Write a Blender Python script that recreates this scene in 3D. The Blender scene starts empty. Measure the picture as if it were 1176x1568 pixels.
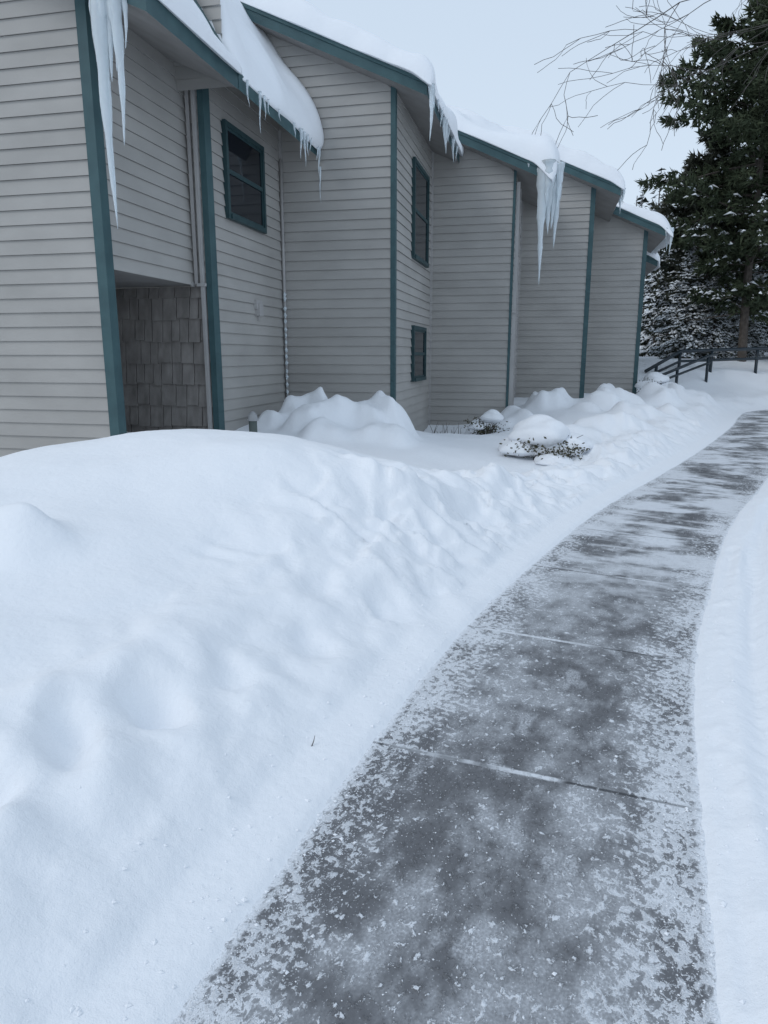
import bpy, math, random
import numpy as np
from mathutils import Vector, Matrix
random.seed(7); rng=np.random.default_rng(7)
scene=bpy.context.scene
EYE=1.6
TH=math.radians(13.0)
RX,RY=math.cos(TH),-math.sin(TH)
FX,FY=math.sin(TH),math.cos(TH)
def W(r,f,z): return (r*RX+f*FX, r*RY+f*FY, z)

# ------------------------------------------------ materials
def newmat(name):
    m=bpy.data.materials.new(name); m.use_nodes=True
    nt=m.node_tree; b=nt.nodes['Principled BSDF']; return m,nt,b
def N(nt,t,**k):
    n=nt.nodes.new(t)
    for a,v in k.items(): setattr(n,a,v)
    return n
def noisy(name,c1,c2,scale=3,rough=.7,bump=0,bscale=60,detail=3,spec=.5,stretch=None,bdist=.01):
    m,nt,b=newmat(name)
    tc=N(nt,'ShaderNodeTexCoord'); src=tc.outputs['Object']
    if stretch:
        mp=N(nt,'ShaderNodeMapping'); mp.inputs['Scale'].default_value=stretch
        nt.links.new(src,mp.inputs[0]); src=mp.outputs[0]
    n=N(nt,'ShaderNodeTexNoise'); n.inputs['Scale'].default_value=scale; n.inputs['Detail'].default_value=detail
    nt.links.new(src,n.inputs['Vector'])
    r=N(nt,'ShaderNodeValToRGB'); r.color_ramp.elements[0].position=.3; r.color_ramp.elements[1].position=.7
    r.color_ramp.elements[0].color=(*c1,1); r.color_ramp.elements[1].color=(*c2,1)
    nt.links.new(n.outputs[0],r.inputs[0]); nt.links.new(r.outputs[0],b.inputs['Base Color'])
    b.inputs['Roughness'].default_value=rough
    b.inputs['Specular IOR Level'].default_value=spec
    if bump:
        n2=N(nt,'ShaderNodeTexNoise'); n2.inputs['Scale'].default_value=bscale; n2.inputs['Detail'].default_value=2
        nt.links.new(tc.outputs['Object'],n2.inputs['Vector'])
        bp=N(nt,'ShaderNodeBump'); bp.inputs['Strength'].default_value=bump; bp.inputs['Distance'].default_value=bdist
        nt.links.new(n2.outputs[0],bp.inputs['Height']); nt.links.new(bp.outputs[0],b.inputs['Normal'])
    return m
M_side=noisy('siding_vinyl',(.335,.325,.308),(.40,.388,.368),1.1,.6,.1,60,stretch=(1,1,2),spec=.3)
M_trimgrey=noisy('trim_grey',(.35,.34,.335),(.43,.42,.41),3,.6)
M_teal=noisy('teal_paint',(.036,.078,.088),(.05,.105,.114),4,.55,.1,80,spec=.35)
M_shingle=noisy('cedar_shingle',(.21,.195,.182),(.35,.325,.305),2.6,.85,.4,60,stretch=(3,3,1.2))
M_soffit=noisy('soffit',(.22,.21,.2),(.27,.26,.25),3,.8)
M_glass,nt,b=newmat('window_glass'); b.inputs['Base Color'].default_value=(.006,.009,.014,1); b.inputs['Roughness'].default_value=.05; b.inputs['Specular IOR Level'].default_value=.4
M_frame=noisy('window_frame',(.018,.045,.052),(.03,.065,.07),6,.5,spec=.3)
M_bark=noisy('bark',(.045,.036,.03),(.1,.085,.072),8,.9)
M_twig=noisy('twig_bark',(.06,.052,.048),(.11,.1,.095),8,.9)
M_needle=noisy('needles',(.03,.043,.024),(.07,.085,.048),1.2,.8,spec=.2)
M_needle2=noisy('needles_dull',(.03,.038,.027),(.075,.078,.056),1.0,.8,spec=.2)
M_leaf=noisy('shrub_leaf',(.03,.035,.015),(.07,.06,.03),9,.7)
M_black=noisy('railing_paint',(.006,.014,.022),(.012,.024,.034),5,.4)
M_metal=noisy('galvanised',(.25,.26,.27),(.36,.37,.38),6,.45)
M_greenpipe=noisy('green_utility',(.05,.075,.07),(.08,.1,.095),6,.5)
def snowmat(name,c=(.86,.88,.91),b1=.4,d1=.014,s1=26,b2=.38,s2=200):
    m,nt,b=newmat(name)
    b.inputs['Base Color'].default_value=(*c,1); b.inputs['Roughness'].default_value=.75
    b.inputs['Specular IOR Level'].default_value=.2
    tc=N(nt,'ShaderNodeTexCoord')
    n=N(nt,'ShaderNodeTexNoise'); n.inputs['Scale'].default_value=s1; n.inputs['Detail'].default_value=3
    nt.links.new(tc.outputs['Object'],n.inputs['Vector'])
    bp=N(nt,'ShaderNodeBump'); bp.inputs['Strength'].default_value=b1; bp.inputs['Distance'].default_value=d1
    nt.links.new(n.outputs[0],bp.inputs['Height']); out=bp.outputs[0]
    if b2:
        n2=N(nt,'ShaderNodeTexNoise'); n2.inputs['Scale'].default_value=s2; n2.inputs['Detail'].default_value=1
        nt.links.new(tc.outputs['Object'],n2.inputs['Vector'])
        bp2=N(nt,'ShaderNodeBump'); bp2.inputs['Strength'].default_value=b2; bp2.inputs['Distance'].default_value=.004
        nt.links.new(n2.outputs[0],bp2.inputs['Height'])
        nt.links.new(bp.outputs[0],bp2.inputs['Normal']); out=bp2.outputs[0]
    nt.links.new(out,b.inputs['Normal'])
    return m
M_snow=snowmat('snow'); M_rsnow=snowmat('roof_snow',b1=.25,d1=.03,s1=6,b2=0)
M_tsnow,_,b=newmat('branch_snow'); b.inputs['Base Color'].default_value=(.8,.84,.88,1); b.inputs['Roughness'].default_value=.9
M_ice,nt,b=newmat('ice')
b.inputs['Base Color'].default_value=(.84,.91,.95,1); b.inputs['Roughness'].default_value=.2; b.inputs['IOR'].default_value=1.31
b.inputs['Transmission Weight'].default_value=.45
tc=N(nt,'ShaderNodeTexCoord'); n=N(nt,'ShaderNodeTexNoise'); n.inputs['Scale'].default_value=18
nt.links.new(tc.outputs['Object'],n.inputs['Vector']); bp=N(nt,'ShaderNodeBump'); bp.inputs['Distance'].default_value=.02; bp.inputs['Strength'].default_value=.5
nt.links.new(n.outputs[0],bp.inputs['Height']); nt.links.new(bp.outputs[0],b.inputs['Normal'])

# ------------------------------------------------ mesh helpers
def link(ob,parent=None):
    scene.collection.objects.link(ob)
    if parent: ob.parent=parent
    return ob
def mesh_ob(name,verts,faces,mats,parent=None,idx=None,smooth=False):
    me=bpy.data.meshes.new(name); me.from_pydata([tuple(v) for v in verts],[],faces)
    for m in mats: me.materials.append(m)
    if idx is not None: me.polygons.foreach_set('material_index',idx)
    if smooth: me.polygons.foreach_set('use_smooth',[True]*len(me.polygons))
    me.update()
    return link(bpy.data.objects.new(name,me),parent)
def empty(name):
    e=bpy.data.objects.new(name,None); e.empty_display_size=.2; scene.collection.objects.link(e); return e
class MB:
    def __init__(s): s.v=[];s.f=[];s.i=[]
    def quad(s,a,b,c,d,m=0):
        n=len(s.v); s.v+=[a,b,c,d]; s.f.append((n,n+1,n+2,n+3)); s.i.append(m)
    def hexa(s,p,m=0):
        n=len(s.v); s.v+=p
        for q in ((0,3,2,1),(4,5,6,7),(0,1,5,4),(1,2,6,5),(2,3,7,6),(3,0,4,7)):
            s.f.append(tuple(n+k for k in q)); s.i.append(m)
    def rbox(s,r0,r1,f0,f1,z0,z1,m=0):
        s.hexa([W(r0,f0,z0),W(r1,f0,z0),W(r1,f1,z0),W(r0,f1,z0),W(r0,f0,z1),W(r1,f0,z1),W(r1,f1,z1),W(r0,f1,z1)],m)
    def tube(s,pts,rads,seg=7,m=0,cap=True):
        n0=len(s.v); k=len(pts)
        for j,p in enumerate(pts):
            p=Vector(p)
            d=(Vector(pts[min(j+1,k-1)])-Vector(pts[max(j-1,0)]))
            if d.length<1e-6: d=Vector((0,0,1))
            d.normalize()
            a=d.cross(Vector((0,0,1)) if abs(d.z)<.9 else Vector((1,0,0))).normalized(); b=d.cross(a)
            for q in range(seg):
                t=2*math.pi*q/seg
                s.v.append(tuple(p+(a*math.cos(t)+b*math.sin(t))*rads[j]))
        for j in range(k-1):
            for q in range(seg):
                a=n0+j*seg+q; b=n0+j*seg+(q+1)%seg
                s.f.append((a,b,b+seg,a+seg)); s.i.append(m)
        if cap:
            s.f.append(tuple(n0+q for q in range(seg))[::-1]); s.i.append(m)
            s.f.append(tuple(n0+(k-1)*seg+q for q in range(seg))); s.i.append(m)
    def out(s,name,mats,parent=None,smooth=False):
        return mesh_ob(name,s.v,s.f,mats,parent,s.i,smooth)

# ------------------------------------------------ numpy noise
_tab=rng.random((256,256))
def vnoise(x,y):
    xi=np.floor(x).astype(int); yi=np.floor(y).astype(int); fx=x-xi; fy=y-yi
    fx=fx*fx*fx*(fx*(fx*6-15)+10); fy=fy*fy*fy*(fy*(fy*6-15)+10)
    a=_tab[xi&255,yi&255]; b=_tab[(xi+1)&255,yi&255]; c=_tab[xi&255,(yi+1)&255]; d=_tab[(xi+1)&255,(yi+1)&255]
    return (a*(1-fx)+b*fx)*(1-fy)+(c*(1-fx)+d*fx)*fy-.5
def fbm(x,y,o=4,g=.5):
    r=0;a=1
    for k in range(o):
        c,s=math.cos(.6*k+.4),math.sin(.6*k+.4)
        r=r+a*vnoise((x*c-y*s)*2**k+17.3*k,(x*s+y*c)*2**k+5.1*k); a*=g
    return r
def sstep(a,b,x):
    t=np.clip((x-a)/(b-a),0,1); return t*t*(3-2*t)

# ------------------------------------------------ path centreline
CP=[(-2.2,-5),(-1.5,-3),(-.9,-1.5),(-.33,.1),(.15,1.43),(.55,2.5),(1.05,3.72),(1.70,5.0),(2.78,6.95),(4.2,9.1),(5.7,11.4),(7.3,14),(8.9,16.7),(10.1,18.9),(11.4,20.8),(13.8,22.2),(18,23),(30,23.3),(60,23)]
def catmull(P,n=8):
    P=[np.array(p,float) for p in P]; out=[]
    for i in range(1,len(P)-2):
        p0,p1,p2,p3=P[i-1:i+3]
        for k in range(n):
            t=k/n; out.append(.5*((2*p1)+(-p0+p2)*t+(2*p0-5*p1+4*p2-p3)*t*t+(-p0+3*p1-3*p2+p3)*t**3))
    out.append(P[-2]); return np.array(out)
CL=catmull(CP,12)
HW=.635
def pathdist(X,Y):
    best=np.full(X.shape,1e9); sg=np.zeros(X.shape); al=np.zeros(X.shape); acc=0
    C=CL[::3]
    for i in range(len(C)-1):
        a=C[i];b=C[i+1];d=b-a;L=math.hypot(*d)
        t=np.clip(((X-a[0])*d[0]+(Y-a[1])*d[1])/L**2,0,1)
        dx=X-a[0]-t*d[0]; dy=Y-a[1]-t*d[1]; q=dx*dx+dy*dy
        m=q<best
        best=np.where(m,q,best); sg=np.where(m,d[0]*dy-d[1]*dx,sg); al=np.where(m,acc+t*L,al); acc+=L
    return np.sqrt(best),sg>0,al
def G(X,Y,cx,cy,sx,sy,rot=0):
    c,s=math.cos(rot),math.sin(rot); dx=X-cx;dy=Y-cy
    u=(dx*c+dy*s)/sx; v=(-dx*s+dy*c)/sy
    return np.exp(-.5*(u*u+v*v))
def B4(X,Y,cx,cy,r,h,e=1.0,rot=0):
    c,s=math.cos(rot),math.sin(rot); dx=X-cx;dy=Y-cy
    q=((dx*c+dy*s)/r)**2+((-dx*s+dy*c)/(r*e))**2
    return h*np.exp(-q**1.7)
BUMPS=[(-1.52,11.3,.26,.46,1),(-1.12,11.5,.22,.46,1),(-1.30,10.75,.28,.28,1),(-.45,11.2,.60,.46,.8),(.18,11.3,.32,.32,1),(-1.85,11.0,.22,.26,1),(-.85,10.3,.38,.20,.8),(-.1,10.5,.4,.18,.7),(-.9,10.85,.22,.2,1),
 (3.9,16.5,.60,.50,.7),(4.9,16.1,.32,.32,1.2),(5.5,16.9,.62,.42,.8),(6.9,18.2,.55,.42,1),(5.15,14.9,.55,.28,.7),(1.95,14.75,.22,.34,1),(2.75,15.2,.45,.28,1),(4.2,13.1,.80,.30,.5),(3.3,12.2,.5,.18,.7),
 (7.6,17.4,.3,.16,1.6),(8.4,20.2,.7,.42,1),(1.05,6.2,.36,.14,.7),(1.5,7.0,.3,.12,.7),(.45,5.5,.45,.12,.7),(6.2,15.6,.3,.16,1.4),(4.4,15.5,.25,.16,1),(-2.25,3.75,.36,.16,1.0)]
FOOT=[(-1.30,1.95,.11,.13,.7),(-1.10,2.28,.10,.11,.5),(-.90,2.58,.10,.10,.5),(-.70,2.92,.09,.06,.3),(-1.50,1.66,.11,.11,.3),(-.36,3.4,.11,.05,.2),(.02,4.0,.11,.05,.3),(.30,4.5,.10,.05,.3)]
def height(X,Y):
    d,left,al=pathdist(X,Y)
    edge=HW+.018*fbm(al*1.7,d*0+np.where(left,3,9),3)+.014*fbm(X*11,Y*11,2)
    dl=d-edge
    wob=.26*fbm(X*1.1+9,Y*1.1,3)
    dw=dl+wob*sstep(.30,.8,dl)+.03*fbm(X*5,Y*5,2)*sstep(.15,.3,dl)
    hl=np.interp(dw,[-.1,0,.03,.10,.22,.255,.29,.42,.60,.80,1.0,1.2,1.5,2.0,3,6,20,60],[-.05,-.004,.020,.032,.046,.066,.088,.145,.235,.315,.36,.375,.40,.46,.54,.56,.6,1.0])
    hr=np.interp(dl,[-.1,0,.03,.15,.5,1,2,4,10,20,60],[-.05,-.004,.022,.035,.055,.08,.11,.17,.4,.8,1.4])
    hl=hl+(.05+.05*sstep(4,5.5,Y))*np.exp(-((dw-.90)/.18)**2)*(.6+1.5*fbm(al*.9+3,al*0,3))*(1-sstep(7,11,Y))
    h=np.where(left,hl,hr)
    out=sstep(.35,1.3,dl)
    A=np.zeros_like(X)
    A+= .42*G(X,Y,-1.75,5.9,1.35,1.15,.15)+.16*G(X,Y,-.2,5.6,.8,.7)
    A-= .22*G(X,Y,-4.9,7.9,1.3,1.4)
    A-= .38*G(X,Y,.3,8.9,1.9,.9,.25)
    A-= .20*G(X,Y,3.0,8.6,1.0,.8)
    A-= .52*G(X,Y,.9,15.0,1.5,1.5)
    A-= .20*G(X,Y,3.4,13.0,1.6,1.3)
    A-= .2*G(X,Y,1.4,11,.9,1.2)
    w1=.30*fbm(X*1.3,Y*1.3,3); w2=.30*fbm(X*1.3+7,Y*1.3,3); am=1+.9*fbm(X*1.9+2,Y*1.9,2)
    for (cx,cy,r,hh,e_) in BUMPS:
        A=A+B4(X+w1,Y+w2,cx,cy,r,hh,e_,.4)*am
    h=h+np.where(left,A*out,0)
    fp=0
    fx_=X+.06*fbm(X*5,Y*5,2); fy_=Y+.06*fbm(X*5+6,Y*5,2)
    for (cx,cy,s,a,ro) in FOOT:
        fp=fp-B4(fx_,fy_,cx,cy,s,a,1.6,ro)+a*.5*G(X,Y,cx+.17,cy-.13,s*.8,s*1.3,ro)+a*.3*G(X,Y,cx-.15,cy+.14,s*.8,s*1.2,ro)
    h=h+np.where(left,fp,0)
    lump=sstep(.28,.5,dl)*(1-sstep(1.1,1.8,dl))
    near=sstep(3.4,5.0,Y)*(1-.45*sstep(10,14,Y))
    wx=X+.25*fbm(X*2.3,Y*2.3,2); wy=Y+.25*fbm(X*2.3+5,Y*2.3+2,2)
    h=h+np.where(left,lump*((.05+.11*near)*fbm(wx*2.4,wy*2.4,3)+(.008+.05*near)*(.35-np.abs(fbm(wx*5+3,wy*5,2))*1.5)),0)
    chunk=np.clip(fbm(wx*9+1,wy*9,2)-.12,0,.4)
    h=h+np.where(left,sstep(.2,.3,dl)*(1-sstep(.9,1.3,dl))*(.02+.09*near)*chunk,0)
    h=h+np.where(left,sstep(.22,.3,dl)*(1-sstep(.8,1.2,dl))*.016*fbm(X*8,Y*8,3),0)
    h=h+np.where(dl>0,sstep(.4,2,dl)*.14*fbm(X*.6,Y*.6,3),0)
    h=h+sstep(0,.1,dl)*.005*fbm(X*9,Y*9,3)
    rip=.014*np.sin(d*52+2*fbm(al*.8,d*3,2))*sstep(.03,.1,dl)*(1-sstep(.3,.7,dl))*(fbm(al*1.3,d*4,2)+.7)
    rip=rip+.028*np.exp(-((dl-.17)/.03)**2)-.028*np.exp(-((dl-.26)/.035)**2)+.006*np.exp(-((dl-.26)/.06)**2)*np.sin(al*55+6*dl+5*fbm(al*2,d*0,2))*(.6+1.5*fbm(al*1.1,d*0+4,2))+.018*np.exp(-((dl-.36)/.04)**2)
    rip=rip+.02*sstep(.02,.06,dl)*(1-sstep(.10,.2,dl))*np.clip(fbm(X*9,Y*9,3),0,1)
    h=h+np.where(left,0,rip)
    far=sstep(.8,4.5,dl)*(sstep(21.5,26.5,Y)*.9)+ (sstep(27,60,Y)*1.6+sstep(60,300,Y)*10)*sstep(3,12,dl)
    h=h+far
    return h,dl,left
def axis(c0,c1,st,lo,hi):
    mid=list(np.arange(c0,c1,st))
    def grow(x,sgn,lim):
        o=[];s=st
        while (x<lim if sgn>0 else x>lim):
            D=abs(x-(c1 if sgn>0 else c0)); s*= 1.0095 if D<32 else 1.12
            x+=sgn*s; o.append(x)
        return o
    return np.array(grow(c0,-1,lo)[::-1]+mid+grow(mid[-1],1,hi))
xs=axis(-2.6,3.2,.027,-450,450); ys=axis(.6,7.5,.027,-200,600)
XX,YY=np.meshgrid(xs,ys)
HH,_,_=height(XX,YY)
nx,ny=len(xs),len(ys)
co=np.stack([XX,YY,HH],-1).reshape(-1,3)
ii=np.arange((ny-1)*(nx-1)); r_=ii//(nx-1); c_=ii%(nx-1); a=r_*nx+c_
fa=np.stack([a,a+1,a+1+nx,a+nx],-1)
me=bpy.data.meshes.new('snow_ground')
me.vertices.add(len(co)); me.vertices.foreach_set('co',co.ravel())
me.loops.add(len(fa)*4); me.loops.foreach_set('vertex_index',fa.ravel().astype(np.int32))
me.polygons.add(len(fa)); me.polygons.foreach_set('loop_start',np.arange(len(fa),dtype=np.int32)*4)
me.polygons.foreach_set('use_smooth',np.ones(len(fa),bool))
me.update(calc_edges=True); me.materials.append(M_snow)
link(bpy.data.objects.new('snow_ground',me))
def hz(x,y): return float(height(np.array([float(x)]),np.array([float(y)]))[0][0])

# ------------------------------------------------ path
M_path,nt,b=newmat('frosted_concrete')
L=nt.links.new
uv=N(nt,'ShaderNodeUVMap'); uv.uv_map='UVMap'
sep=N(nt,'ShaderNodeSeparateXYZ'); L(uv.outputs[0],sep.inputs[0])
def math_(op,a,b_=None,clamp=False):
    n=N(nt,'ShaderNodeMath',operation=op); n.use_clamp=clamp
    for k,v in enumerate((a,b_)):
        if v is None: continue
        if isinstance(v,(int,float)): n.inputs[k].default_value=v
        else: L(v,n.inputs[k])
    return n.outputs[0]
def noise_(sc,det=4,sx=1,sy=1,rough=.6,off=0,dist=0,rot=0):
    mp=N(nt,'ShaderNodeMapping'); mp.inputs['Scale'].default_value=(sx,sy,1); mp.inputs['Location'].default_value=(off,off,0); mp.inputs['Rotation'].default_value=(0,0,rot)
    L(uv.outputs[0],mp.inputs[0]); n=N(nt,'ShaderNodeTexNoise'); n.noise_dimensions='2D'; n.inputs['Scale'].default_value=sc; n.inputs['Detail'].default_value=det
    n.inputs['Roughness'].default_value=rough; n.inputs['Distortion'].default_value=dist
    L(mp.outputs[0],n.inputs['Vector']); return n.outputs[0]
def ramp_(x,a,b_):
    n=N(nt,'ShaderNodeMapRange'); n.interpolation_type='SMOOTHSTEP'; n.inputs['From Min'].default_value=a; n.inputs['From Max'].default_value=b_
    L(x,n.inputs[0]); return n.outputs[0]
U_,V_=sep.outputs[0],sep.outputs[1]
au=math_('ABSOLUTE',U_)
edge=ramp_(au,.22,.60)
big=noise_(1.5,3,1,.8)
mid=noise_(6,4,1.1,.8,.65,11)
fine=noise_(27,4,1.25,1.0,.70,3,.25,.6)
fine2=noise_(95,2,1.2,1,.6,7)
grain=ramp_(fine2,.33,.66)
hz_=math_('ADD',math_('MULTIPLY',mid,.6),math_('MULTIPLY',big,.6))
film=math_('MULTIPLY',ramp_(hz_,.51,.78),math_('ADD',.40,math_('MULTIPLY',grain,.60)))
blot=math_('MULTIPLY',ramp_(noise_(7.5,2,1,.45,.5,41,0,.35),.58,.74),math_('ADD',.30,math_('MULTIPLY',grain,.70)))
tb=math_('SINE',math_('ADD',math_('MULTIPLY',V_,135.),math_('ADD',math_('MULTIPLY',U_,38.),math_('MULTIPLY',mid,14.))))
band=math_('SUBTRACT',1,ramp_(math_('ABSOLUTE',math_('SUBTRACT',au,.42)),.04,.13))
tread=math_('MULTIPLY',math_('MULTIPLY',band,tb),.038)
thr=math_('ADD',math_('MULTIPLY',edge,.17),math_('MULTIPLY',math_('SUBTRACT',big,.5),.30))
thr=math_('ADD',thr,math_('ADD',math_('MULTIPLY',math_('SUBTRACT',mid,.5),.30),tread))
cl=ramp_(math_('ADD',fine,thr),.61,.68)
sp=ramp_(math_('ADD',fine2,math_('ADD',math_('MULTIPLY',edge,.08),tread)),.68,.76)
rim=ramp_(math_('ADD',au,math_('MULTIPLY',math_('SUBTRACT',fine,.5),.16)),.58,.635)
cover=math_('MAXIMUM',math_('MAXIMUM',math_('MULTIPLY',cl,.80),math_('MULTIPLY',sp,.5)),rim)
swp=math_('MULTIPLY',ramp_(math_('ADD',noise_(2.4,5,.6,1.5,.65,23,.3,.35),math_('MULTIPLY',math_('SUBTRACT',big,.5),.7)),.37,.65),ramp_(V_,7.4,10.4))
cover=math_('MAXIMUM',cover,math_('MULTIPLY',swp,.8))
SP=1.40
fr=math_('ABSOLUTE',math_('SUBTRACT',math_('FRACT',math_('DIVIDE',V_,SP)),.5))
jd=math_('MULTIPLY',fr,SP)
jn=math_('ADD',jd,math_('MULTIPLY',math_('SUBTRACT',fine,.5),.012))
joint=math_('SUBTRACT',1,ramp_(jn,.004,.012))
jsn=math_('MULTIPLY',math_('SUBTRACT',1,ramp_(jn,.006,.020)),ramp_(noise_(1.7,3,1,1,.5,33),.42,.56))
base=N(nt,'ShaderNodeMix',data_type='RGBA'); base.inputs[6].default_value=(.122,.124,.132,1); base.inputs[7].default_value=(.225,.23,.242,1)
L(ramp_(math_('ADD',math_('MULTIPLY',big,.5),math_('MULTIPLY',mid,.5)),.36,.64),base.inputs[0])
m2=N(nt,'ShaderNodeMix',data_type='RGBA'); m2.inputs[7].default_value=(.52,.54,.57,1); L(base.outputs[2],m2.inputs[6]); L(math_('MAXIMUM',math_('MULTIPLY',film,.70),math_('MULTIPLY',blot,.85)),m2.inputs[0])
m3=N(nt,'ShaderNodeMix',data_type='RGBA'); m3.inputs[7].default_value=(.03,.031,.035,1); L(m2.outputs[2],m3.inputs[6]); L(math_('MULTIPLY',joint,.85),m3.inputs[0])
m4=N(nt,'ShaderNodeMix',data_type='RGBA'); m4.inputs[7].default_value=(.80,.83,.87,1); L(m3.outputs[2],m4.inputs[6]); L(math_('MAXIMUM',math_('MULTIPLY',cover,math_('SUBTRACT',1,math_('MULTIPLY',joint,.6))),math_('MULTIPLY',jsn,.85)),m4.inputs[0])
L(m4.outputs[2],b.inputs['Base Color'])
L(math_('ADD',.36,math_('MULTIPLY',cover,.4)),b.inputs['Roughness']); b.inputs['Specular IOR Level'].default_value=.4
bp=N(nt,'ShaderNodeBump'); bp.inputs['Strength'].default_value=.7; bp.inputs['Distance'].default_value=.006
L(math_('ADD',ramp_(fine,.52,.7),math_('MULTIPLY',fine2,.3)),bp.inputs['Height']); L(bp.outputs[0],b.inputs['Normal'])
acc=0; vs=[];uvs=[]; nu=9
for i,p in enumerate(CL):
    if i: acc+=float(np.hypot(*(CL[i]-CL[i-1])))
    t=CL[min(i+1,len(CL)-1)]-CL[max(i-1,0)]; t=t/np.hypot(*t); n=np.array([t[1],-t[0]])
    for j in range(nu):
        u=-(.74)+1.48*j/(nu-1); q=p+n*u; vs.append((q[0],q[1],0.0)); uvs.append((u,acc))
k0=int(np.argmin(np.hypot(CL[:,0]-.53,CL[:,1]-2.5))); v0=uvs[k0*nu][1]; sh=(.5*SP-v0)%SP
uvs=[(u,v+sh) for u,v in uvs]
fs=[(i*nu+j,i*nu+j+1,(i+1)*nu+j+1,(i+1)*nu+j) for i in range(len(CL)-1) for j in range(nu-1)]
po=mesh_ob('concrete_path',vs,fs,[M_path])
ul=po.data.uv_layers.new(name='UVMap')
for lp in po.data.loops: ul.data[lp.index].uv=uvs[lp.vertex_index]

mb=MB()
def crumb(x,y,z,s):
    n=len(mb.v)
    for d in ((1,0,0),(-1,0,0),(0,1,0),(0,-1,0),(0,0,1),(0,0,-1)):
        k=s*random.uniform(.6,1.3); a_=random.uniform(-.4,.4)*s
        mb.v.append((x+d[0]*k+a_*.5,y+d[1]*k-a_*.5,z+d[2]*k*.6))
    for q in ((0,2,4),(2,1,4),(1,3,4),(3,0,4),(2,0,5),(1,2,5),(3,1,5),(0,3,5)):
        mb.f.append(tuple(n+k for k in q)); mb.i.append(0)
segs=[(CL[i],CL[i+1]) for i in range(len(CL)-1) if .5<CL[i][1]<11]
for k in range(9000):
    a_,b_=random.choice(segs); t=random.random(); p=a_*(1-t)+b_*t; d=b_-a_; d=d/np.hypot(*d)
    if random.random()<.8:
        u=random.choice((-1,1))*(.64-abs(random.gauss(0,.10)))
    else: u=random.uniform(-.6,.6)
    s=random.choice((.0014,.0018,.002,.0025,.0035)) if random.random()<.975 else random.uniform(.004,.009)
    crumb(p[0]+d[1]*u,p[1]-d[0]*u,s*.3,s)
lx=[]
for k in range(900):
    a_,b_=random.choice(segs); t=random.random(); p=a_*(1-t)+b_*t; d=b_-a_; d=d/np.hypot(*d)
    u=(-.66-abs(random.gauss(0,.20))) if random.random()<.7 else (.66+abs(random.gauss(0,.1))); lx.append((p[0]+d[1]*u,p[1]-d[0]*u))
la=np.array(lx); lh=height(la[:,0],la[:,1])[0]
for (x,y),z in zip(lx,lh): crumb(x,y,z+.001,.009*random.random()**2+.002)
mb.out('snow_crumbs',[M_snow])

# ------------------------------------------------ buildings
PITCH=.45
EX=.158
def clap(mb,r0,f0,dr,df,nr,nf,a0,a1,zb,zt,slope=0,zc=None):
    z=zb
    while z<zt-1e-4:
        z2=min(z+EX,zt)
        def am(zz):
            if not slope: return a1
            return min(a1,(zc-zz)/slope)
        b1,b2=am(z),am(z2)
        if b1<=a0: break
        b2=max(b2,a0)
        o1,o2=.024,.003
        def P(a,o,zz): return W(r0+dr*a+nr*o,f0+df*a+nf*o,zz)
        mb.quad(P(a0,o1,z),P(b1,o1,z),P(b2,o2,z2),P(a0,o2,z2),0)
        mb.quad(P(a0,.0,z+.004),P(b1,.0,z+.004),P(b1,o1,z),P(a0,o1,z),0)
        z=z2
def roof(parent,name,reave,f0,f1,ze,width,pitch,th=.20):
    r0=reave-width; z0=ze+pitch*width; mb=MB()
    p=[W(r0,f0,z0-th),W(reave,f0,ze-th),W(reave,f1,ze-th),W(r0,f1,z0-th),W(r0,f0,z0),W(reave,f0,ze),W(reave,f1,ze),W(r0,f1,z0)]
    mb.v+=p
    for q,m in (((0,3,2,1),1),((4,5,6,7),0),((0,1,5,4),0),((1,2,6,5),0),((2,3,7,6),0),((3,0,4,7),0)):
        mb.f.append(q); mb.i.append(m)
    t=.018
    q=[W(r0,f0-t,z0-.055),W(reave+t,f0-t,ze-.055),W(reave+t,f0-.001,ze-.055),W(r0,f0-.001,z0-.055),W(r0,f0-t,z0+.01),W(reave+t,f0-t,ze+.01),W(reave+t,f0-.001,ze+.01),W(r0,f0-.001,z0+.01)]
    mb.hexa(q,0)
    mb.out(name+'_fascia_and_soffit',[M_teal,M_soffit],parent)
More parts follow.
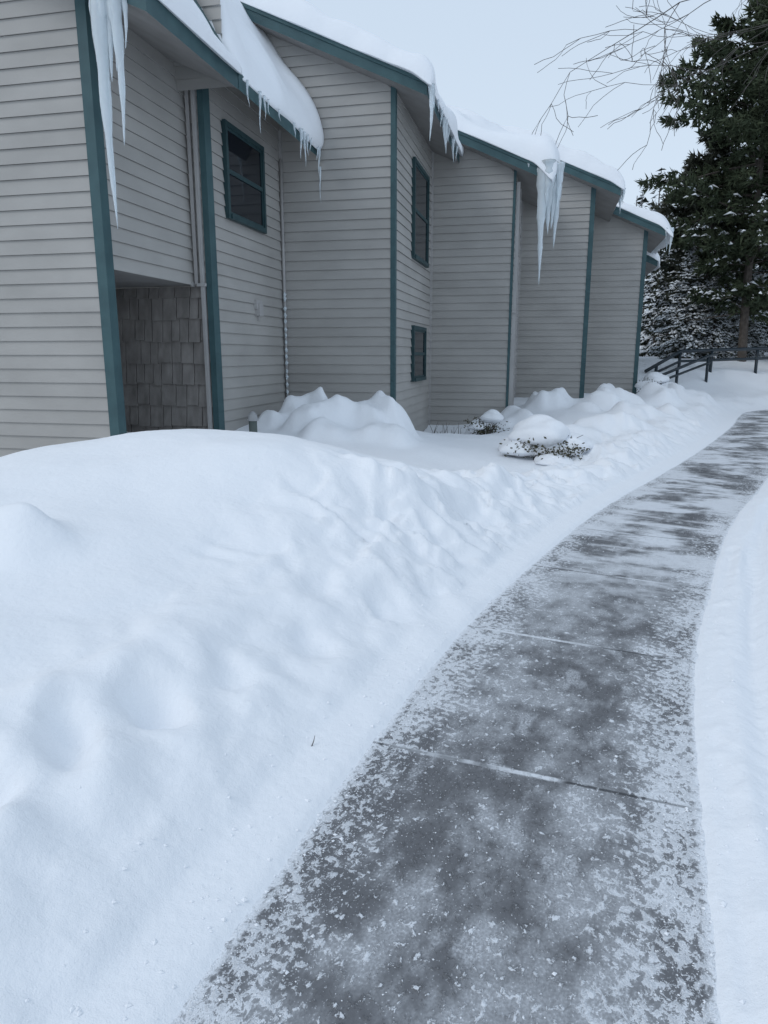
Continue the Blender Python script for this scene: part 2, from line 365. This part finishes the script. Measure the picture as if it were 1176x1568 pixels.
def roofsnow(parent,name,reave,f0,f1,ze,width,pitch,T=.26,over=.14,seed=0,droop=.12,fo=.06,ovar=.6):
    na=70 if width>3 else 46; L_=f1-f0; nb=max(30,int(L_/.06)); ca=math.cos(math.atan(pitch)); sa=math.sin(math.atan(pitch))
    a=(np.linspace(0,1,na)**1.8)*width; bb=np.linspace(-fo,L_,nb)
    A,B=np.meshgrid(a,bb,indexing='ij')
    e1=A; e2=B+fo
    prof=lambda e,R: np.sqrt(np.clip(1-(1-np.clip(e/R,0,1))**2,0,1))
    n1=fbm(A*1.0+seed*3.7,B*.9+seed,3,.4); n2=fbm(B*.9+seed*9,B*0+seed,2,.35)
    thick=T*(1+1.2*n1)*prof(e1,.30)*prof(e2,.2)+.01
    ov=over*(1+2*ovar*n2)
    k=1-sstep(0,.5,A)
    rr=reave+ov*k-A; zz=ze+pitch*(A-ov*k)-droop*(1+1.2*n2)*(1-sstep(0,.30,A))*1.0+.012
    ff=f0+B
    fo_j=.10*fbm(A*1.3+seed,A*0+3,3)*(1-sstep(0,.4,e2)); ff=ff+fo_j
    tz=zz+thick*ca; tr=rr+thick*sa
    v=[]
    for i in range(na):
        for j in range(nb): v.append(W(tr[i,j],ff[i,j],tz[i,j]))
    for i in range(na):
        for j in range(nb): v.append(W(rr[i,j],ff[i,j],zz[i,j]-.004))
    f=[];O=na*nb
    for i in range(na-1):
        for j in range(nb-1):
            q=i*nb+j; f.append((q,q+1,q+nb+1,q+nb)); f.append((O+q,O+q+nb,O+q+nb+1,O+q+1))
    for j in range(nb-1):
        f.append((j,O+j,O+j+1,j+1)); q=(na-1)*nb+j; f.append((q,q+1,O+q+1,O+q))
    for i in range(na-1):
        q=i*nb; f.append((q,q+nb,O+q+nb,O+q)); q=i*nb+nb-1; f.append((q,O+q,O+q+nb,q+nb))
    mesh_ob(name,v,f,[M_rsnow],parent,smooth=True)
def corner(mb,r,f,zb,zt,w=.11,t=.03,ws=None):
    ws=ws or w
    mb.rbox(r-w,r+t,f-t,f-.0,zb,zt,0)
    mb.rbox(r,r+t,f,f+ws,zb,zt-.0,0)
def window(parent,name,r,fa,fb,z0,z1):
    mb=MB(); t=.07
    mb.rbox(r+.004,r+.045,fa,fb,z0,z1,1)
    o=.075
    mb.rbox(r,r+o,fa-t,fa,z0-t,z1+t,0); mb.rbox(r,r+o,fb,fb+t,z0-t,z1+t,0)
    mb.rbox(r,r+o-.002,fa,fb,z1,z1+t,0); mb.rbox(r,r+o+.02,fa,fb,z0-t,z0,0)
    zm=(z0+z1)/2
    mb.rbox(r+.01,r+.062,fa,fb,zm-.03,zm+.03,0)
    for ff in (fa,fb-.035): mb.rbox(r+.01,r+.056,ff,ff+.035,z0,z1,0)
    for z in (z0,z1-.035): mb.rbox(r+.01,r+.054,fa+.035,fb-.035,z,z+.035,0)
    mb.out(name,[M_frame,M_glass],parent)
def icicle(mb,r,f,zt,L_,R,seg=9):
    n=16; pts=[];rad=[]; ph=random.random()*6
    for k in range(n+1):
        t=k/n; x,y,z=W(r,f,zt-t*L_)
        pts.append((x+.018*math.sin(t*4+ph)*t,y+.014*math.cos(t*4+ph)*t,z))
        rad.append(max(.0025,R*((1-t)**1.15*.75+.25*(1-t)**.4)*(1+.13*math.sin(t*22+ph)+.07*math.sin(t*51+ph))))
    mb.tube(pts,rad,seg)

U={'A':dict(rc=-4.87,fc=7.36,re=-3.94,ze=EYE+3.42,fe=12.2),
   'B':dict(rc=-2.65,fc=12.2,re=-2.06,ze=EYE+4.10,fe=15.9),
   'C':dict(rc=-.91,fc=15.9,re=-.36,ze=EYE+3.66,fe=18.87),
   'D':dict(rc=.81,fc=18.87,re=1.38,ze=EYE+3.84,fe=21.9),
   'E':dict(rc=2.40,fc=21.9,re=2.86,ze=EYE+3.35,fe=25.2),
   'F':dict(rc=2.65,fc=25.2,re=3.10,ze=EYE+2.95,fe=31)}
ZB=-.6
bld={}
for k,u in U.items():
    e=empty('townhouse'); bld[k]=e
    mb=MB(); rc,fc,re,ze,fe=u['rc'],u['fc'],u['re'],u['ze'],u['fe']
    th=.20; zc=ze-th+PITCH*(re-rc)+.03
    clap(mb,rc,fc,1,0,0,-1,-9,0,ZB,zc+PITCH*9,PITCH,zc)
    if k!='A':
        clap(mb,rc,fc,0,1,1,0,0,fe-fc,ZB,zc)
    else:
        zo=EYE+.95
        clap(mb,rc,fc,0,1,1,0,0,9.42-fc,zo,zc)
        clap(mb,-4.62,9.42,1,0,0,-1,-.24,0,zo,zc)
        clap(mb,-4.62,9.42,0,1,1,0,0,12.2-9.42,ZB,zc+.3)
    mb.out('lapped_siding',[M_side],e)
    mb=MB(); g=.004
    if k!='A':
        mb.quad(W(rc-9,fc+g,ZB),W(rc-g,fc+g,ZB),W(rc-g,fc+g,zc),W(rc-9,fc+g,zc+PITCH*9),0)
        mb.quad(W(rc-g,fc+g,ZB),W(rc-g,fe,ZB),W(rc-g,fe,zc),W(rc-g,fc+g,zc),0)
        if k=='F':
            mb.quad(W(rc-9,fe,ZB),W(rc-g,fe,ZB),W(rc-g,fe,zc),W(rc-9,fe,zc+PITCH*9),0)
    else:
        mb.quad(W(rc-9,fc+.12,ZB),W(rc-g,fc+.12,ZB),W(rc-g,fc+.12,zc),W(rc-9,fc+.12,zc+PITCH*9),0)
        mb.quad(W(rc-g,fc+g,ZB),W(rc-g,fc+.12,ZB),W(rc-g,fc+.12,zo),W(rc-g,fc+g,zo),0)
        mb.quad(W(rc-g,fc+g,zo),W(rc-g,9.42,zo),W(rc-g,9.42,zc),W(rc-g,fc+g,zc),0)
        mb.quad(W(-4.62-g,9.42+g,ZB),W(-4.62-g,12.2,ZB),W(-4.62-g,12.2,zc+.3),W(-4.62-g,9.42+g,zc+.3),0)
        mb.quad(W(rc-3,fc+.12,zo+.001),W(rc-.006,fc+.12,zo+.001),W(rc-.006,9.5,zo+.001),W(rc-3,9.5,zo+.001),0)
        mb.quad(W(rc-2.8,fc+.12,ZB),W(rc-2.8,9.5,ZB),W(rc-2.8,9.5,zo),W(rc-2.8,fc+.12,zo),0)
    mb.out('wall_core',[M_soffit],e)
    mb=MB()
    if k=='A':
        corner(mb,rc,fc,ZB,zc,.09,.03,.12)
        corner(mb,-4.62,9.42,ZB,zc,.05,.035,.15)
    elif k=='B': corner(mb,rc,fc,ZB,zc,.05,.028,.10)
    elif k=='C': corner(mb,rc,fc,ZB,zc,.025,.028,.08)
    else: corner(mb,rc,fc,ZB,zc,.085,.028,.1)
    mb.out('corner_board',[M_teal],e)
    mb=MB()
    if k in 'ABC':
        rr=-4.62 if k=='A' else rc
        mb.rbox(rr+.001,rr+.055,fe-.05,fe-.024,ZB,zc,0)
        mb.out('inner_corner_trim',[M_trimgrey],e)
    if k=='A':
        roof(e,'entry_roof',re,fc-.40,9.05,ze,7,PITCH)
        roofsnow(e,'roof_snow_entry',re,fc-.40,9.03,ze,7,PITCH,T=.24,over=.07,seed=1,droop=.03)
        sp_=1.55
        roof(e,'steep_roof',re+.004,9.06,12.17,ze,1.2,sp_,.2)
        roofsnow(e,'roof_snow_steep',re-.03,9.22,12.17,ze+.03,1.2,sp_,T=.24,over=.05,seed=2,droop=.05,fo=.0)
        mb=MB()
        clap(mb,re-.25,9.2,1,0,0,-1,-4,0,ze+.02,ze+1.6)
        mb.quad(W(re-.15,9.21,ze-.1),W(re-4,9.21,ze-.1),W(re-4,9.21,ze+1.7),W(re-1.1,9.21,ze+1.45))
        mb.out('cheek_wall',[M_side],e)
    else:
        roof(e,'main_roof',re,fc-.36,fe-.03,ze,9,PITCH)
        sd={'B':3,'C':4,'D':5,'E':6,'F':7}[k]
        roofsnow(e,'roof_snow',re,fc-.36,fe-.03,ze,9,PITCH,T={'B':.30,'C':.42,'D':.25,'E':.30,'F':.26}[k],over={'B':.10,'C':.24,'D':.06,'E':.14,'F':.1}[k],seed=sd,droop={'B':.09,'C':.22,'D':.05,'E':.13,'F':.1}[k])
window(bld['A'],'upper_window',-4.62,10.02,11.28,EYE+1.98,EYE+3.12)
window(bld['B'],'upper_window',-2.65,13.75,15.2,EYE+1.85,EYE+3.45)
window(bld['B'],'lower_window',-2.65,13.8,15.05,EYE-.42,EYE+.50)
mb=MB(); z=ZB
while z<EYE+.93:
    x=-7.7-random.random()*.2
    while x<-4.67:
        w=random.uniform(.12,.25); x2=min(x+w,-4.66); dz=random.choice((0,0,.01,.02,-.012)); o=random.uniform(.035,.05)
        if x2-x>.03:
            r0,r1=x+.006,x2-.006; zt=min(z+.318,EYE+.94)
            mb.hexa([W(r0,9.45-o,z+dz),W(r1,9.45-o,z+dz),W(r1,9.46,z+dz),W(r0,9.46,z+dz),W(r0,9.45-.006,zt),W(r1,9.45-.006,zt),W(r1,9.46,zt),W(r0,9.46,zt)])
        x=x2
        if x>=-4.6601: break
    z+=.30
mb.rbox(-8,-4.63,9.455,9.5,ZB,EYE+.94)
mb.out('shingle_wall',[M_shingle],bld['A'])
mb=MB()
mb.rbox(-4.83,-4.78,9.36,9.395,EYE+.96,EYE+3.5); mb.rbox(-4.73,-4.69,9.33,9.395,ZB,EYE+3.5)
mb.rbox(-4.865,-4.84,9.30,9.41,EYE+.93,EYE+.985)
mb.rbox(-4.78,-4.66,9.32,9.37,EYE+.93,EYE+.97)
mb.out('downspout',[M_trimgrey],bld['A'])
mb=MB(); mb.rbox(-.87,-.80,15.95,16.02,ZB,EYE+3.5); mb.rbox(-.86,-.80,16.6,16.68,ZB,EYE+3.5)
mb.rbox(-.87,-.79,15.9,15.95,EYE+.9,EYE+.94); mb.out('downspout',[M_trimgrey],bld['C'])
mb=MB(); mb.rbox(-4.62,-4.53,10.9,11.05,EYE+.62,EYE+.80); mb.rbox(-4.62,-4.56,10.86,11.09,EYE+.72,EYE+.86); mb.rbox(-4.62,-4.585,10.97,11.0,EYE+.55,EYE+.62)
mb.out('outlet_box',[M_trimgrey],bld['A'])
mb=MB(); mb.tube([W(-4.57,12.12,ZB),W(-4.57,12.12,EYE+3.2)],[.026,.026],8,0)
for k in range(16):
    z=EYE+1.1-k*.12+random.uniform(-.03,.03); x,y,_=W(-4.55,12.06,0)
    mb.tube([(x,y,z),(x+.01,y-.01,z-.04),(x,y,z-.09)],[.008,random.uniform(.02,.035),.006],7,1)
mb.out('frozen_downspout',[M_trimgrey,M_ice],bld['A'],True)

def eavepts(k,off=.03): u=U[k]; return u['re']+off,u['ze']-.17
mb=MB(); r,z=eavepts('A')
for rr,ff,L_,R in [(-4.42,6.93,2.35,.10),(-4.33,6.94,.95,.07),(-4.25,6.93,1.5,.075),(-4.17,6.95,.6,.04),(-4.50,6.95,.7,.06),(-4.38,6.9,.6,.10),(-4.28,6.92,.85,.07)]:
    icicle(mb,rr,ff,z+.16+PITCH*(-3.94-rr),L_,R)
for ff,L_,R in [(9.6,.5,.022),(9.75,.3,.02),(9.9,.18,.015),(10.9,.2,.02),(11.2,.42,.03),(11.35,.5,.028),(11.5,.3,.03),(11.65,.22,.02),(12.08,.45,.03),(12.0,.25,.025),(9.2,.3,.02),(10.3,.15,.015)]:
    icicle(mb,r+.03,ff,z+.12,L_,R)
icicle(mb,r+.03,12.12,z-.2,.55,.02)
mb.out('icicles',[M_ice],bld['A'],True)
mb=MB(); r,z=eavepts('B')
for ff,L_,R in [(11.84,.8,.05),(11.9,.5,.04),(12.05,.3,.03),(12.9,.3,.03),(13.2,.5,.04),(13.35,.6,.05),(13.5,.4,.04),(13.8,.3,.03),(14.4,.5,.04),(14.9,.35,.03),(12.5,.2,.02)]:
    icicle(mb,r+.04,ff,z+.12,L_,R)
mb.out('icicles',[M_ice],bld['B'],True)
mb=MB(); r,z=eavepts('C')
for dr,ff,L_,R in [(-.02,15.6,2.35,.13),(.05,15.62,1.1,.15),(.12,15.7,1.35,.14),(.2,15.8,1.25,.13),(.16,15.95,.9,.12),(.27,15.9,1.6,.12),(-.12,15.56,.25,.05),(.08,15.56,.8,.13),(.2,16.3,.5,.06),(.2,16.8,.4,.05),(-.3,15.55,.2,.03),(.3,15.75,.9,.1)]:
    icicle(mb,r+dr,ff,z+.28,L_,R)
mb.out('icicles',[M_ice],bld['C'],True)
mb=MB(); r,z=eavepts('E')
for dr,ff,L_,R in [(.1,21.6,.7,.05),(.14,21.8,.5,.05),(-.05,21.55,.3,.04),(.10,22.4,.5,.05)]:
    icicle(mb,r+dr,ff,z+.2,L_,R)
mb.out('icicles',[M_ice],bld['E'],True)
mb=MB(); r,z=eavepts('D')
for ff,L_,R in [(18.6,.35,.04),(18.9,.25,.03),(19.5,.4,.04)]: icicle(mb,r+.04,ff,z+.15,L_,R)
mb.out('icicles',[M_ice],bld['D'],True)

vx,vy=-1.72,9.35
e=empty('utility_vent_pipe')
mb=MB(); zt=EYE-.83
mb.tube([(vx,vy,-.3),(vx,vy,zt)],[.055,.055],12,0)
mb.tube([(vx,vy,zt),(vx,vy,zt+.015),(vx,vy,zt+.02),(vx,vy,zt+.08),(vx,vy,zt+.12)],[.075,.075,.068,.055,.02],12,1)
mb.out('pipe_and_hood',[M_greenpipe,M_metal],e)

def shrub(name,x,y,rad,hgt,caps,leafn=900,seed=1,nst=22,sink=.12,front=None):
    random.seed(seed); e=empty(name); z0=hz(x,y)-sink; mb=MB()
    for k in range(nst):
        a_=random.random()*6.28; q=random.uniform(.4,1.15)*rad; zz=random.uniform(.4,1.1)*hgt
        mb.tube([(x,y,z0-.1),(x+math.cos(a_)*q*.5,y+math.sin(a_)*q*.5,z0+zz*.6),(x+math.cos(a_)*q,y+math.sin(a_)*q,z0+zz)],[.012,.008,.003],5,0)
    cl_=[(random.uniform(-1,1)*rad*.9,random.uniform(-.9,.3)*rad,random.uniform(.15,.75)*hgt,random.uniform(.06,.13)) for _ in range(int(leafn/45))]
    for k in range(leafn):
        c=random.choice(cl_)
        p=Vector((x+c[0]+random.gauss(0,c[3]),y+c[1]+random.gauss(0,c[3]),z0+c[2]+random.gauss(0,c[3]*.6))); d=Vector((random.gauss(0,1),random.gauss(0,1),random.gauss(0,.8))).normalized(); s=d.orthogonal().normalized()
        l=random.uniform(.03,.065)
        mb.quad(tuple(p),tuple(p+d*l*.5+s*l*.3),tuple(p+d*l),tuple(p+d*l*.5-s*l*.3),1)
    mb.out('stems_and_leaves',[M_twig,M_leaf],e)
    n=36; v=[];f=[]
    for cx,cy,cz,R,H in caps:
        o=len(v); ph=random.random()*20
        for i in range(n):
            th_=i/(n-1)*math.pi
            for j in range(n):
                ps=j/n*2*math.pi
                nx_,ny_,nz_=math.sin(th_)*math.cos(ps),math.sin(th_)*math.sin(ps),math.cos(th_)
                q=1+.32*float(fbm(np.array(nx_*1.3+ph),np.array(ny_*1.3+nz_+ph),2))
                zc_=nz_ if nz_>0 else nz_*.5
                v.append((x+cx+R*q*nx_,y+cy+R*q*ny_,z0+cz+H*zc_*q))
        for i in range(n-1):
            for j in range(n): f.append((o+i*n+j,o+i*n+(j+1)%n,o+(i+1)*n+(j+1)%n,o+(i+1)*n+j))
    mesh_ob('snow_cap',v,f,[M_snow],e,smooth=True)
shrub('snow_capped_shrub',2.42,10.6,.52,.34,[(-.10,.10,.32,.46,.29),(-.42,-.05,.12,.26,.16),(.38,-.05,.18,.25,.15),(.10,.4,.12,.7,.28),(.05,-.40,.0,.30,.12),(.5,-.3,-.02,.25,.1)],seed=3,leafn=1000,sink=.03)
shrub('snow_capped_shrub',2.05,14.2,.30,.40,[(.1,0,.36,.24,.17),(-.22,-.1,.2,.17,.1)],seed=4,leafn=400,sink=.05)
shrub('snow_capped_shrub',7.75,20.6,.45,.5,[(0,0,.42,.35,.22),(-.3,-.2,.25,.3,.18),(.3,-.25,.15,.4,.2)],seed=5,leafn=500)
random.seed(11); mb=MB()
for k in range(16):
    x=1.45+random.uniform(-.5,.4); y=14.3+random.uniform(-.3,.3); z=hz(x,y)-.1
    dx,dy=random.uniform(-.15,.15),random.uniform(-.1,.1); h_=random.uniform(.2,.42)
    mb.tube([(x,y,z),(x+dx*.5,y+dy*.5,z+h_*.6),(x+dx,y+dy,z+h_)],[.007,.005,.003],5)
mb.out('bare_shrub_twigs',[M_twig])
mb=MB(); p=Vector((-.30,2.62,0)); z=hz(p.x,p.y)
mb.tube([(p.x,p.y,z-.01),(p.x+.012,p.y+.02,z+.015),(p.x+.016,p.y+.03,z+.035)],[.0025,.002,.001],5)
mb.out('fallen_twig',[M_twig])

e=empty('handrail'); mb=MB()
A0=Vector((8.75,24.2,1.10)); A1=Vector((10.2,25.0,1.76)); A2=Vector((20,27.0,2.05))
mb.tube([A0,A1,A2],[.06]*3,8); dn=Vector((0,0,-.34))
mb.tube([A0+dn*.6,A1+dn,A2+dn],[.045]*3,8)
for t in (0.3,.98): p=A0.lerp(A1,t); mb.tube([p,(p.x,p.y,p.z-1.4)],[.055,.055],8)
for t in (.12,.3,.48,.66,.84,.99): p=A1.lerp(A2,t); mb.tube([p,(p.x,p.y,p.z-1.4)],[.055,.055],8)
B0=Vector((8.3,22.6,.85));B1=Vector((10.9,24.3,1.62));B2=Vector((11.5,25.1,1.66)); mb.tube([B0,B1,B2],[.05]*3,8); mb.tube([B0+dn*.5,B1+dn*.7],[.04]*2,8)
for t in (.45,.97): p=B0.lerp(B1,t); mb.tube([p,(p.x,p.y,p.z-1.2)],[.05,.05],8)
mb.out('rails_and_posts',[M_black],e,True)

def conifer(name,H,base,R,seed,snow=.1,dens=1.0,fir=False,needle=None,parent_xyz=(0,0,0),tuft=.17,nt6=5):
    rn=random.Random(seed); mb=MB()
    lean=rn.uniform(-.02,.02)
    tr=[(lean*z+.05*math.sin(z*.8+seed),.04*math.cos(z*.7),z) for z in np.linspace(-.5,H,12)]
    mb.tube(tr,[max(.015,.021*H*(1-(k/11))**.8*.62+.01) for k in range(12)],8,0)
    z=base*.55 if not fir else base
    while z<H*.985:
        t=(z-base)/(H-base)
        nb_=rn.randint(4,6) if not fir else rn.randint(5,7)
        lowsn=snow if fir else snow*(1+3.5*max(0,.45-t))
        for q in range(nb_):
            a_=rn.random()*6.28
            if t<0:
                ln=R*rn.uniform(.15,.6); thin=True
            else:
                prof=(1-t)**.75 if fir else (math.sin(math.pi*min(1,(t*.72+.28)))**.8+.08)
                ln=R*prof*rn.uniform(.4,1.1); thin=False
            up=(.35-.6*(1-max(t,0))) if fir else rn.uniform(-.25,.3)+.3*max(t,0)
            d=Vector((math.cos(a_),math.sin(a_),up)).normalized()
            st=Vector((lean*z,0,z)); pts=[]; n=5
            for k in range(n+1):
                s=k/n; pts.append(st+d*ln*s+Vector((0,0,(-.10 if fir else .03)*ln*s*s))+Vector((rn.gauss(0,.02),rn.gauss(0,.02),rn.gauss(0,.02)))*ln*s)
            mb.tube(pts,[max(.006,.010*ln*(1-.8*k/n)+.006) for k in range(n+1)],4,0,False)
            if thin and rn.random()<.5: continue
            nt_=int((9+ln*13)*dens)
            for k in range(nt_):
                s=rn.random()**.65*.92+.1; i=min(n-1,int(s*n)); p=pts[i].lerp(pts[i+1],min(1,s*n-i))
                side=Vector((-d.y,d.x,0)); w=ln*.28*(1-.5*s)
                c=p+side*rn.uniform(-w,w)+Vector((0,0,rn.uniform(-.14,.16)))
                if rn.random()<lowsn:
                    L_=rn.uniform(.16,.40); o=len(mb.v); dd=(d+side*rn.uniform(-.7,.7)).normalized(); sd=Vector((-dd.y,dd.x,0)); u_=c+Vector((0,0,.07)); ww=rn.uniform(.06,.12)
                    mb.v+=[tuple(u_-dd*L_*.5),tuple(u_+sd*ww),tuple(u_+dd*L_*.6-Vector((0,0,.04))),tuple(u_-sd*ww),tuple(u_+Vector((0,0,.08)))]
                    for tt in ((0,3,4),(3,2,4),(2,1,4),(1,0,4)): mb.f.append(tuple(o+x for x in tt)); mb.i.append(2)
                for m in range(nt6):
                    dd=(d*.6+side*rn.gauss(0,.9)+Vector((0,0,rn.gauss(.1,.7)))).normalized(); L_=tuft*rn.uniform(.6,1.4); sd=dd.orthogonal()
                    sd.rotate(Matrix.Rotation(rn.random()*6.28,3,dd)); sd=sd.normalized()*tuft*.2
                    o=len(mb.v); mb.v+=[tuple(c-sd),tuple(c+sd),tuple(c+dd*L_)]; mb.f.append((o,o+1,o+2)); mb.i.append(1)
        z+=rn.uniform(.22,.42) if fir else rn.uniform(.24,.42)
    e=empty(name); e.location=parent_xyz
    ob=mb.out('trunk_limbs_and_foliage',[M_bark,needle or M_needle,M_tsnow],None)
    ob.parent=e
    return e,ob
def at(az,Y): return (az*Y,Y,hz(az*Y,Y)-.1)
conifer('pine_tree',12.8,3.4,3.5,21,.06,1.45,parent_xyz=at(.492,27),tuft=.26)
conifer('pine_tree',15.0,3.6,4.3,22,.06,1.5,parent_xyz=at(.605,28.5),tuft=.26)
conifer('pine_tree',9.0,2.4,2.7,23,.12,1.4,parent_xyz=at(.43,31),needle=M_needle2,tuft=.25)
_,fob=conifer('fir_tree',7.6,.5,2.1,31,.8,1.2,True,M_needle2,parent_xyz=at(.40,33),tuft=.19,nt6=4)
_,fob2=conifer('fir_tree',7.0,.4,2.3,32,.85,1.2,True,M_needle2,parent_xyz=at(.46,36),tuft=.19,nt6=4)
def inst(name,mesh,loc,rot,sc):
    e=empty(name); o=bpy.data.objects.new('trunk_limbs_and_foliage',mesh); scene.collection.objects.link(o); o.parent=e
    e.location=loc; e.rotation_euler=(0,0,rot); e.scale=(sc,sc,sc)
inst('fir_tree',fob.data,at(.52,33),1.3,.85); inst('fir_tree',fob2.data,at(.56,37),2.3,1.1); inst('fir_tree',fob.data,at(.435,40),3.3,1.15); inst('fir_tree',fob2.data,at(.37,42),4.3,1.1)
inst('fir_tree',fob2.data,at(.49,31),5.0,.55); inst('fir_tree',fob2.data,at(.41,29),4.0,.62); inst('fir_tree',fob.data,at(.45,28.5),2.0,.5)
random.seed(5); mb=MB()
for k in range(150):
    az=random.uniform(.22,1.6); Y=random.uniform(46,85)/max(1,az*.9); x=az*Y; z=float(Y*.02); H=random.uniform(8,13)*Y/60+2
    if k%2:
        mb.tube([(x,Y,z-1),(x+random.uniform(-.5,.5),Y,z+H)],[.14,.03],5,0)
        for b_ in range(26):
            zz=z+H*random.uniform(.25,1); a_=random.random()*6.28; l=random.uniform(.6,2.2)
            mb.tube([(x,Y,zz),(x+math.cos(a_)*l,Y+math.sin(a_)*l,zz+l*.6)],[.04,.01],3,0,False)
    else:
        mb.tube([(x,Y,z-1),(x,Y,z+H)],[.15,.03],5,0)
        for b_ in range(420):
            t=random.random()**1.3; q=(1-t)*H*.22*random.uniform(.3,1); a_=random.random()*6.28; zz=z+.5+t*(H-.5)
            c=Vector((x+math.cos(a_)*q,Y+math.sin(a_)*q,zz)); s=random.uniform(.25,.6)
            d=Vector((math.cos(a_),math.sin(a_),random.uniform(-.5,.2))).normalized(); sd=Vector((-d.y,d.x,random.uniform(-.5,.5)))*s*.45
            o=len(mb.v); mb.v+=[tuple(c-sd),tuple(c+sd),tuple(c+d*s)]; mb.f.append((o,o+1,o+2)); mb.i.append(2 if random.random()<.35 else 1)
mb.out('distant_woods',[M_bark,M_needle2,M_tsnow])

random.seed(42); mb=MB()
def grow(p,d,L_,R,lev):
    n=5; pts=[p]; dd=d.copy(); q=p.copy()
    for k in range(n):
        dd=(dd+Vector((random.gauss(0,.17),random.gauss(0,.17),random.gauss(0,.15)+(.02 if lev<3 else -.03)))).normalized(); q=q+dd*L_/n; pts.append(q.copy())
    mb.tube(pts,[max(.0055,R*(1-.6*k/n)) for k in range(n+1)],6 if lev<3 else 4,0,False)
    if lev>=5: return
    nb_=[3,5,4,4,4][lev]
    for k in range(nb_):
        i=random.randint(2,n) if k else n; s=pts[i]
        ax=dd.orthogonal(); ax.rotate(Matrix.Rotation(random.random()*6.28,3,dd)); nd=dd.copy(); nd.rotate(Matrix.Rotation(random.uniform(.3,.8),3,ax))
        grow(s,nd,L_*random.uniform(.48,.72),R*.5,lev+1)
tx,ty=16.8,18.5; tz=hz(tx,ty)
trk=[Vector((tx,ty,tz-.3)),Vector((tx-.1,ty,tz+3)),Vector((tx-.3,ty+.1,tz+6.2)),Vector((tx-.6,ty,tz+8.6))]
mb.tube(trk,[.26,.22,.18,.14],10,0)
for d,L_ in (((-.97,-.03,.24),6.2),((-.95,.1,.34),6.2),((-.9,.12,.46),5.6),((.6,.2,.8),2.8),((.2,-.5,.8),2.6),((-.3,.5,.9),2.8)):
    grow(trk[3],Vector(d).normalized(),L_,.045,1)
mb.out('bare_deciduous_tree',[M_twig])

w=bpy.data.worlds.new('World'); scene.world=w; w.use_nodes=True; nt=w.node_tree
bg=nt.nodes['Background']; bg.inputs['Strength'].default_value=.107
sky=nt.nodes.new('ShaderNodeTexSky'); sky.sky_type='NISHITA'; sky.sun_disc=False
sky.sun_elevation=math.radians(43); sky.sun_rotation=math.radians(240); sky.dust_density=3; sky.air_density=1
mx=nt.nodes.new('ShaderNodeMix'); mx.data_type='RGBA'; mx.inputs[0].default_value=.88
gt=nt.nodes.new('ShaderNodeTexCoord'); gs=nt.nodes.new('ShaderNodeSeparateXYZ'); nt.links.new(gt.outputs['Generated'],gs.inputs[0])
cr=nt.nodes.new('ShaderNodeMapRange'); cr.inputs['From Min'].default_value=0; cr.inputs['From Max'].default_value=.7; nt.links.new(gs.outputs[2],cr.inputs[0])
gm=nt.nodes.new('ShaderNodeMix'); gm.data_type='RGBA'; gm.inputs[6].default_value=(7.1,8.2,9.4,1); gm.inputs[7].default_value=(5.6,6.8,8.3,1)
nt.links.new(cr.outputs[0],gm.inputs[0])
nt.links.new(sky.outputs[0],mx.inputs[6]); nt.links.new(gm.outputs[2],mx.inputs[7]); nt.links.new(mx.outputs[2],bg.inputs[0])
s=bpy.data.lights.new('sun','SUN'); s.energy=.68; s.angle=math.radians(26); s.color=(1,.98,.95)
so=link(bpy.data.objects.new('sun',s))
az=math.radians(240); el=math.radians(43)
dv=Vector((math.sin(az)*math.cos(el),math.cos(az)*math.cos(el),math.sin(el)))
so.rotation_euler=dv.to_track_quat('Z','Y').to_euler()

cam=bpy.data.cameras.new('camera'); cam.sensor_fit='VERTICAL'; cam.sensor_height=36; cam.lens=24.96; cam.clip_end=2000; cam.clip_start=.05
c=link(bpy.data.objects.new('camera',cam)); c.location=(0,0,EYE); c.rotation_euler=(math.radians(77.6),0,0)
scene.camera=c
scene.view_settings.view_transform='Standard'; scene.view_settings.look='None'; scene.view_settings.exposure=0
